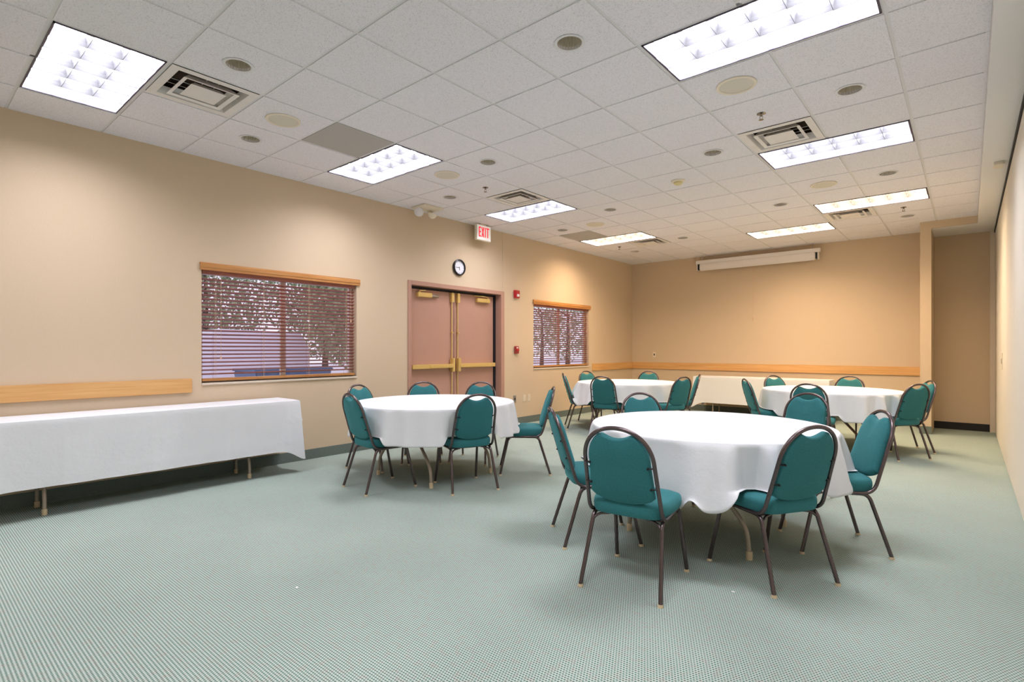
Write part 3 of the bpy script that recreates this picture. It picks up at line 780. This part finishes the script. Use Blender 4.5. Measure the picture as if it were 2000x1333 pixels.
chairs = [
 (1, 4.40, 2.44, 97.5, 'nearest teal banquet chair seen from behind, left one of the front pair'),
 (1, 5.12, 3.125, 149, 'teal banquet chair seen from behind, right one of the nearest pair, cloth on its seat'),
 (1, 3.665, 2.94, 46, 'teal banquet chair seen edge-on at the left side of the nearest table'),
 (1, 5.30, 4.12, 211, 'teal banquet chair turned toward us at the right side of the nearest table'),
 (1, 3.56, 4.36, 322, 'teal banquet chair behind the nearest table, left one of the two showing only backrests'),
 (1, 4.67, 5.28, 256, 'teal banquet chair behind the nearest table, right one, overlapping a darker chair back'),
 (2, 1.61, 2.71, 83, 'teal banquet chair at the front left of the table before the door, seen from behind'),
 (2, 2.46, 3.38, 157, 'dark teal banquet chair seen from behind, front right of the table before the door'),
 (2, 2.44, 4.48, 221, 'teal banquet chair seen from the side at the right of the table before the door'),
 (2, 0.68, 3.40, 12, 'teal banquet chair by the wall left of the door, leftmost behind the left table'),
 (2, 0.84, 4.15, 317, 'teal banquet chair in front of the left door leaf'),
 (2, 1.36, 4.58, 297, 'teal banquet chair in front of the right door leaf, mostly behind the table'),
 (3, 0.83, 7.13, 40, 'teal banquet chair seen edge-on below the far window with cloth on its seat'),
 (3, 0.64, 8.07, 343, 'small-looking teal banquet chair under the right end of the far window'),
 (3, 1.73, 6.76, 100, 'dark teal banquet chair seen from behind at the front of the far left table'),
 (3, 1.46, 8.75, 278, 'teal banquet chair behind the far left table near the room corner'),
 (3, 2.66, 7.33, 160, 'dark teal banquet chair at the right of the far left table, seen from behind'),
 (3, 2.56, 8.14, 205, 'narrow-looking teal banquet chair in front of the far long table'),
 (4, 3.56, 7.39, 33, 'teal banquet chair seen edge-on left of the far right table'),
 (4, 3.60, 8.52, 326, 'teal banquet chair behind the far right table before the end of the long table'),
 (4, 4.46, 8.99, 264, 'teal banquet chair behind the far right table against the bare end wall'),
 (4, 4.38, 6.83, 91, 'dark teal banquet chair fronting the far right table, half hidden by a nearer chair'),
 (4, 5.30, 7.56, 142, 'dark teal banquet chair seen from behind at the right of the far right table'),
 (4, 5.36, 8.40, 206, 'teal banquet chair in front of the beige pillar, rightmost in the room'),
]
placed = []
for n_, (tk, x, y, ang, lab) in enumerate(chairs):
    a = math.radians(ang); dx, dy = x-TC[tk][0], y-TC[tk][1]; d = math.hypot(dx, dy)
    if d < 0.85: x, y = TC[tk][0]+dx*0.85/d, TC[tk][1]+dy*0.85/d
    ox, oy = x+math.cos(a)*0.25, y+math.sin(a)*0.25
    if n_ == 0: C0.location = (ox, oy, 0); C0.rotation_euler = (0, 0, a-PI/2); C0['label'] = lab
    else: dup(C0, (ox, oy, 0), a-PI/2, lab)
    placed.append((tk, ox, oy, a-PI/2))

# ------------------------------------------------------------------ round cloths
def ss(a, b_, x):
    t_ = max(0.0, min(1.0, (x-a)/(b_-a))); return t_*t_*(3-2*t_)
def seat_floor(tk, x, y):
    w_ = 0
    for (k, ox, oy, rz) in placed:
        if k != tk: continue
        dx, dy = x-ox, y-oy; c_, s_ = math.cos(-rz), math.sin(-rz); lx, ly = dx*c_-dy*s_, dx*s_+dy*c_
        w_ = max(w_, ss(0.37 if k == 1 else 0.31, 0.225, abs(lx))*ss(0.205, 0.16, ly)*ss(-0.28, -0.24, ly))
    return w_
def back_push(tk, x, y, z):
    # a chair back leaning against the cloth presses it in
    for (k, ox, oy, rz) in placed:
        if k != tk: continue
        c_, s_ = math.cos(-rz), math.sin(-rz); dx, dy = x-ox, y-oy; lx, ly = dx*c_-dy*s_, dx*s_+dy*c_
        lim = -0.165-(z-0.405)*math.tan(TILT)+0.052
        if ly < lim and ly > -0.40:
            w_ = ss(0.30, 0.20, abs(lx)); ly += (lim-ly)*w_
            c_, s_ = math.cos(rz), math.sin(rz); x, y = ox+lx*c_-ly*s_, oy+lx*s_+ly*c_
    return x, y
def cloth(k, hem, folds, amp, seed, label, extra=None):
    rnd = random.Random(seed); cx, cy = TC[k]; N = 360
    ph = [rnd.random()*2*PI for _ in range(8)]
    top = ZT_+0.0025
    def fold(th):
        u = th + 0.10*math.sin(3*th+ph[0]) + 0.07*math.sin(5*th+ph[1])
        f = math.sin(folds*u+ph[2]); f = math.copysign(abs(f)**0.8, f)
        env = 0.55+0.45*math.sin(2*th+ph[3])*math.sin(3*th+ph[4])
        return f*env + 0.35*math.sin((folds*1.7)*th+ph[5])*env
    rings = []
    for r in (0.02, 0.2, 0.4, 0.6, 0.74, 0.785): rings.append([(cx+r*math.cos(2*PI*i/N), cy+r*math.sin(2*PI*i/N), top) for i in range(N)])
    rings.append([(cx+(RT-0.002)*math.cos(2*PI*i/N), cy+(RT-0.002)*math.sin(2*PI*i/N), top-0.002) for i in range(N)])
    rings.append([(cx+(RT+0.004)*math.cos(2*PI*i/N), cy+(RT+0.004)*math.sin(2*PI*i/N), top-0.010) for i in range(N)])
    K = 20
    cols = []
    for i in range(N):
        th = 2*PI*i/N; ex = extra(th) if extra else (0, 0)
        drop = top-0.010-(hem+ex[1]+0.010*math.sin(2*th+ph[6]))
        col = []
        for s in range(1, K+1):
            tt = s/K; rr_ = RT+0.005+0.020*tt+amp*fold(th)*(tt**0.5)*1.0+abs(amp)*0.5*tt+ex[0]*tt**1.3
            rr_ = max(rr_, RT+0.004)
            z = top-0.010-drop*tt
            x, y = cx+rr_*math.cos(th), cy+rr_*math.sin(th)
            fw = seat_floor(k, x, y); zf = 0.4875
            if fw > 0 and z < zf:
                lift = (zf-z)*fw; z += lift; rr_ += lift*0.18
                x, y = cx+rr_*math.cos(th), cy+rr_*math.sin(th); z = max(z, (zf+0.002) if fw > 0.9 else z)
            x, y = back_push(k, x, y, z)
            col.append((x, y, z))
        cols.append(col)
    for s in range(K): rings.append([cols[i][s] for i in range(N)])
    b = MB(); b.rings(rings, True, False)
    o = b.build('tablecloth', M['linen'], None, True)
    md = o.modifiers.new('thickness', 'SOLIDIFY'); md.thickness = 0.0018; md.offset = 1
    tag(o, label, 'tablecloth', 'round white tablecloths')
    return o
def bumpf(th, c_, w_): 
    d = (th-c_+PI) % (2*PI)-PI; return math.exp(-(d/w_)**2)
cloth(1, 0.420, 15, 0.056, 3, 'nearest round white tablecloth, draped in soft folds between the front chairs', lambda th: (0.02*bumpf(th, math.radians(285), 0.5), -0.055*bumpf(th, math.radians(282), 0.45)))
cloth(2, 0.430, 17, 0.036, 5, 'round white tablecloth on the table before the double door')
cloth(3, 0.425, 14, 0.045, 8, 'round white tablecloth on the far left table, flaring over a chair seat', lambda th: (0.13*bumpf(th, math.radians(222), 0.30), -0.05*bumpf(th, math.radians(235), 0.25)))
cloth(4, 0.425, 15, 0.045, 11, 'round white tablecloth on the far right table')

# ------------------------------------------------------------------ long tables
def long_table(label, x0, x1, y0, y1, legs, lm):
    t = thing('folding_table', label, 'table', ((x0+x1)/2, (y0+y1)/2, 0), 0, 'long folding tables')
    cx, cy = (x0+x1)/2, (y0+y1)/2
    MB().box(x0-cx, x1-cx, y0-cy, y1-cy, 0.712, 0.738).build('tabletop', M['tabletop'], t, bevel=0.004)
    for (lx, ly) in legs:
        ix, iy = lx+(0.03 if lx < cx else -0.03) if x1-x0 < y1-y0 else lx, ly
        l = MB().tube(fillet([(ix-cx, iy-cy, 0.712), (ix-cx, iy-cy, 0.22), (lx-cx, ly-cy, 0.14), (lx-cx, ly-cy, 0.012)], 0.05), 0.0135, 10).build('leg', lm, t, True)
        MB().lathe([(0.018, 0.0), (0.018, 0.04), (0.0145, 0.045)], 14, center=(lx-cx, ly-cy, 0), cap0=True, cap1=True).build('foot_cap', M['glide'], l, True)
    b = MB()
    for a in (0, 2): b.tube([(legs[a][0]-cx, legs[a][1]-cy, 0.5), (legs[a+1][0]-cx, legs[a+1][1]-cy, 0.5)], 0.009, 8)
    b.build('cross_bar', lm, t, True)
    return t
def long_cloth(name_label, x0, x1, y0, y1, hems, seed, axis):
    """draped box: strip around the four sides, hem heights per side (left, near, right, far) with corner flare"""
    rnd = random.Random(seed); ph = [rnd.random()*6.28 for _ in range(8)]
    rad = 0.012; pts = []; step = 0.02
    def side(ax, ay, bx, by, nx, ny, hem, id_):
        L_ = math.hypot(bx-ax, by-ay); n = int(L_/step)
        for i in range(n+1):
            s = i/n; pts.append((ax+(bx-ax)*s, ay+(by-ay)*s, nx, ny, hem, s*L_, L_, id_))
    side(x0, y0, x1, y0, 0, -1, hems[0], 0)
    side(x1, y0, x1, y1, 1, 0, hems[1], 1)
    side(x1, y1, x0, y1, 0, 1, hems[2], 2)
    side(x0, y1, x0, y0, -1, 0, hems[3], 3)
    top = 0.7405; rings = []; K = 24
    def ring(f): return [f(p) for p in pts]
    cx, cy = (x0+x1)/2, (y0+y1)/2
    rings.append(ring(lambda p: (cx+(p[0]-cx)*0.02, cy+(p[1]-cy)*0.02, top)))
    rings.append(ring(lambda p: (cx+(p[0]-cx)*0.5, cy+(p[1]-cy)*0.5, top)))
    rings.append(ring(lambda p: (p[0]-p[2]*0.006, p[1]-p[3]*0.006, top)))
    rings.append(ring(lambda p: (p[0]+p[2]*0.002, p[1]+p[3]*0.002, top-0.003)))
    for s in range(1, K+1):
        tt = s/K
        def f(p):
            x, y, nx, ny, hem, u, L_, id_ = p
            ce = math.exp(-(u/0.10)**2)+math.exp(-((L_-u)/0.10)**2)   # near a corner
            h = hem-0.10*ce*(1 if hem < 0.6 and id_ in (1, 2, 0) else 0)
            drop = top-0.003-h; z = top-0.003-drop*tt
            wv = 0.006*math.sin(u*5.1+ph[0]+id_)+0.005*math.sin(u*11.3+ph[1])+0.003*math.sin(u*23+ph[2]+3*tt)
            crease = 0.0
            for cz in (0.20, 0.41): crease += 0.006*math.exp(-((tt*drop-cz)/0.006)**2)
            for cu in (0.55, 1.13, 1.72, 2.3): crease += 0.006*math.exp(-((u-cu)/0.008)**2)
            off = 0.005+0.010*tt+wv*tt+crease*min(1, tt*6)
            off = max(off, 0.004)
            fl = 0.055*ce*tt
            if id_ == 3: off = 0.003+0.002*tt; fl = 0
            tx_, ty_ = -ny, nx
            sgn = (-1 if u < L_/2 else 1)
            return (x+nx*(off+fl*0.6)+tx_*sgn*fl*0.6*(0 if id_ == 3 else 1), y+ny*(off+fl*0.6)+ty_*sgn*fl*0.6*(0 if id_ == 3 else 1), z)
        rings.append(ring(f))
    b = MB(); b.rings(rings, True, False)
    o = b.build('tablecloth', M['linen'], None, True)
    return o
LT = long_table('long narrow folding table along the left wall under its white cloth', 0.055, 0.512, 0.34, 2.77,
                [(0.09, 0.79), (0.40, 0.79), (0.09, 2.32), (0.40, 2.32)], M['tableleg'])
o = long_cloth('', 0.05, 0.517, 0.335, 2.775, (0.235, 0.235, 0.235, 0.30), 4, 1)
tag(o, 'long white tablecloth with ironed creases over the table along the left wall', 'tablecloth')
t_ = thing('folding_table', 'long narrow folding table against the end wall under its cloth', 'table', (2.82, 10.52, 0), 0, 'long folding tables')
MB().box(-1.15, 1.15, -0.225, 0.225, 0.706, 0.732).build('tabletop', M['tabletop'], t_, bevel=0.004)
for lx in (-0.80, 0.80):
    for ly in (-0.17, 0.17):
        l = MB().tube([(lx, ly, 0.706), (lx, ly, 0.012)], 0.0135, 10).build('leg', M['tableleg'], t_, True)
        MB().lathe([(0.018, 0.0), (0.018, 0.04), (0.0145, 0.045)], 14, center=(lx, ly, 0), cap0=True, cap1=True).build('foot_cap', M['glide'], l, True)
def far_cloth():
    # same construction, far side against the wall
    x0, x1, y0, y1 = 1.66, 3.98, 10.29, 10.75
    o = long_cloth('', x0, x1, y0, y1, (0.235, 0.20, 0.235, 0.20), 9, 0)
    for v in o.data.vertices:
        v.co.z -= 0.006
        if v.co.z < 0.7 and v.co.y < 10.32: v.co.y -= 0.0
    return tag(o, 'white tablecloth over the long table against the end wall', 'tablecloth')
far_cloth()

# scraps on the carpet
tag(MB().box(-0.008, 0.008, -0.004, 0.004, 0.0005, 0.002).build('paper_scrap', M['lint'], loc=(4.83, 2.87, 0)), 'tiny white scrap on the carpet before the nearest chairs', 'paper scrap')
tag(MB().box(-0.006, 0.006, -0.005, 0.005, 0.0005, 0.002).build('paper_scrap', M['lint'], loc=(3.05, 1.42, 0)), 'tiny white scrap alone on the open carpet in the foreground', 'paper scrap')

# ------------------------------------------------------------------ outside
struct(MB().box(-40, -0.16, -20, 60, -0.2, -0.12).build('ground', M['pavement']), 'pale pavement outside the windows', 'ground')
t = thing('box_trailer', 'white trailer parked outside the large window', 'trailer', (-13.2, 8.15, -0.12))
b = MB(); prof = [(-1.55, 0.35), (1.75, 0.35), (1.75, 1.35), (1.40, 1.96), (-1.30, 2.02), (-1.55, 1.80)]
b.rings([[(-1.0, y, z) for y, z in prof], [(1.0, y, z) for y, z in prof]]); b.build('trailer_body', M['trailer'], t, bevel=0.04)
for y in (-0.5, 0.5):
    MB().lathe([(0.001, -0.12), (0.33, -0.12), (0.35, 0.0), (0.33, 0.12), (0.001, 0.12)], 28, center=(0.95, y, 0.35), mtx=Matrix.Rotation(PI/2, 4, 'Y')).build('wheel', M['tire'], t, True)
t = thing('rubbish_bin', 'blue-grey bin outside the large window', 'bin', (-4.8, 5.25, -0.12))
b = MB(); b.rings([[(x*0.40, y*0.62, 0.03) for x, y in ((-1,-1),(1,-1),(1,1),(-1,1))], [(x*0.50, y*0.78, 0.95) for x, y in ((-1,-1),(1,-1),(1,1),(-1,1))]]); b.build('bin_body', M['bluebin'], t, bevel=0.02)
MB().box(-0.53, 0.53, -0.81, 0.81, 0.95, 1.0).build('bin_lid', M['bluebin'], t, bevel=0.02)
def tree(x, y, h, r, seed, label, n=2600):
    rnd = random.Random(seed); t = thing('tree', label, 'tree', (x, y, -0.12), 0, 'trees outside the windows')
    b = MB(); b.tube([(0, 0, 0), (0.05, 0.02, h*0.35), (-0.03, 0.06, h*0.75)], [0.16, 0.11, 0.05], 10)
    for k in range(7):
        a = rnd.random()*6.28; z = h*(0.25+0.08*k); b.tube([(0.03, 0.03, z), (math.cos(a)*r*0.7, math.sin(a)*r*0.7, z+r*0.5)], [0.05, 0.015], 6)
    b.build('trunk', M['bark'], t, True)
    b = MB()
    for k in range(n):
        while True:
            p = Vector((rnd.uniform(-1, 1), rnd.uniform(-1, 1), rnd.uniform(-1, 1)))
            if 0.25 < p.length < 1: break
        c_ = Vector((p.x*r, p.y*r, h*0.58+p.z*h*0.46)); s = rnd.uniform(0.05, 0.11)
        u = Vector((rnd.gauss(0, 1), rnd.gauss(0, 1), rnd.gauss(0, 1))).normalized(); v_ = u.orthogonal().normalized()
        b.quad(c_-u*s, c_+v_*s*0.6, c_+u*s, c_-v_*s*0.6)
    b.build('foliage', M['leaf'], t)
tr = [(-17.2, 8.2, 6.5, 2.6), (-17.2, 13.4, 7.0, 2.6), (-10.6, 10.6, 5.6, 1.75), (-17.2, 18.7, 6.5, 2.6), (-17.2, 2.9, 6.5, 2.6), (-12.0, 25.8, 5.0, 1.4), (-18.0, 31.2, 5.5, 1.5)]
TRL = ['leafy tree behind the trailer at the left of the large window', 'big leafy tree behind the middle of the large window', 'bushy tree at the right half of the large window',
       'leafy tree far behind the right edge of the large window', 'leafy tree beyond the left edge of the large window', 'leafy tree outside the left half of the far window', 'leafy tree outside the right half of the far window']
for k, (p, l) in enumerate(zip(tr, TRL)): tree(p[0], p[1], p[2], p[3], 20+k, l, 6500 if k < 5 else 1500)
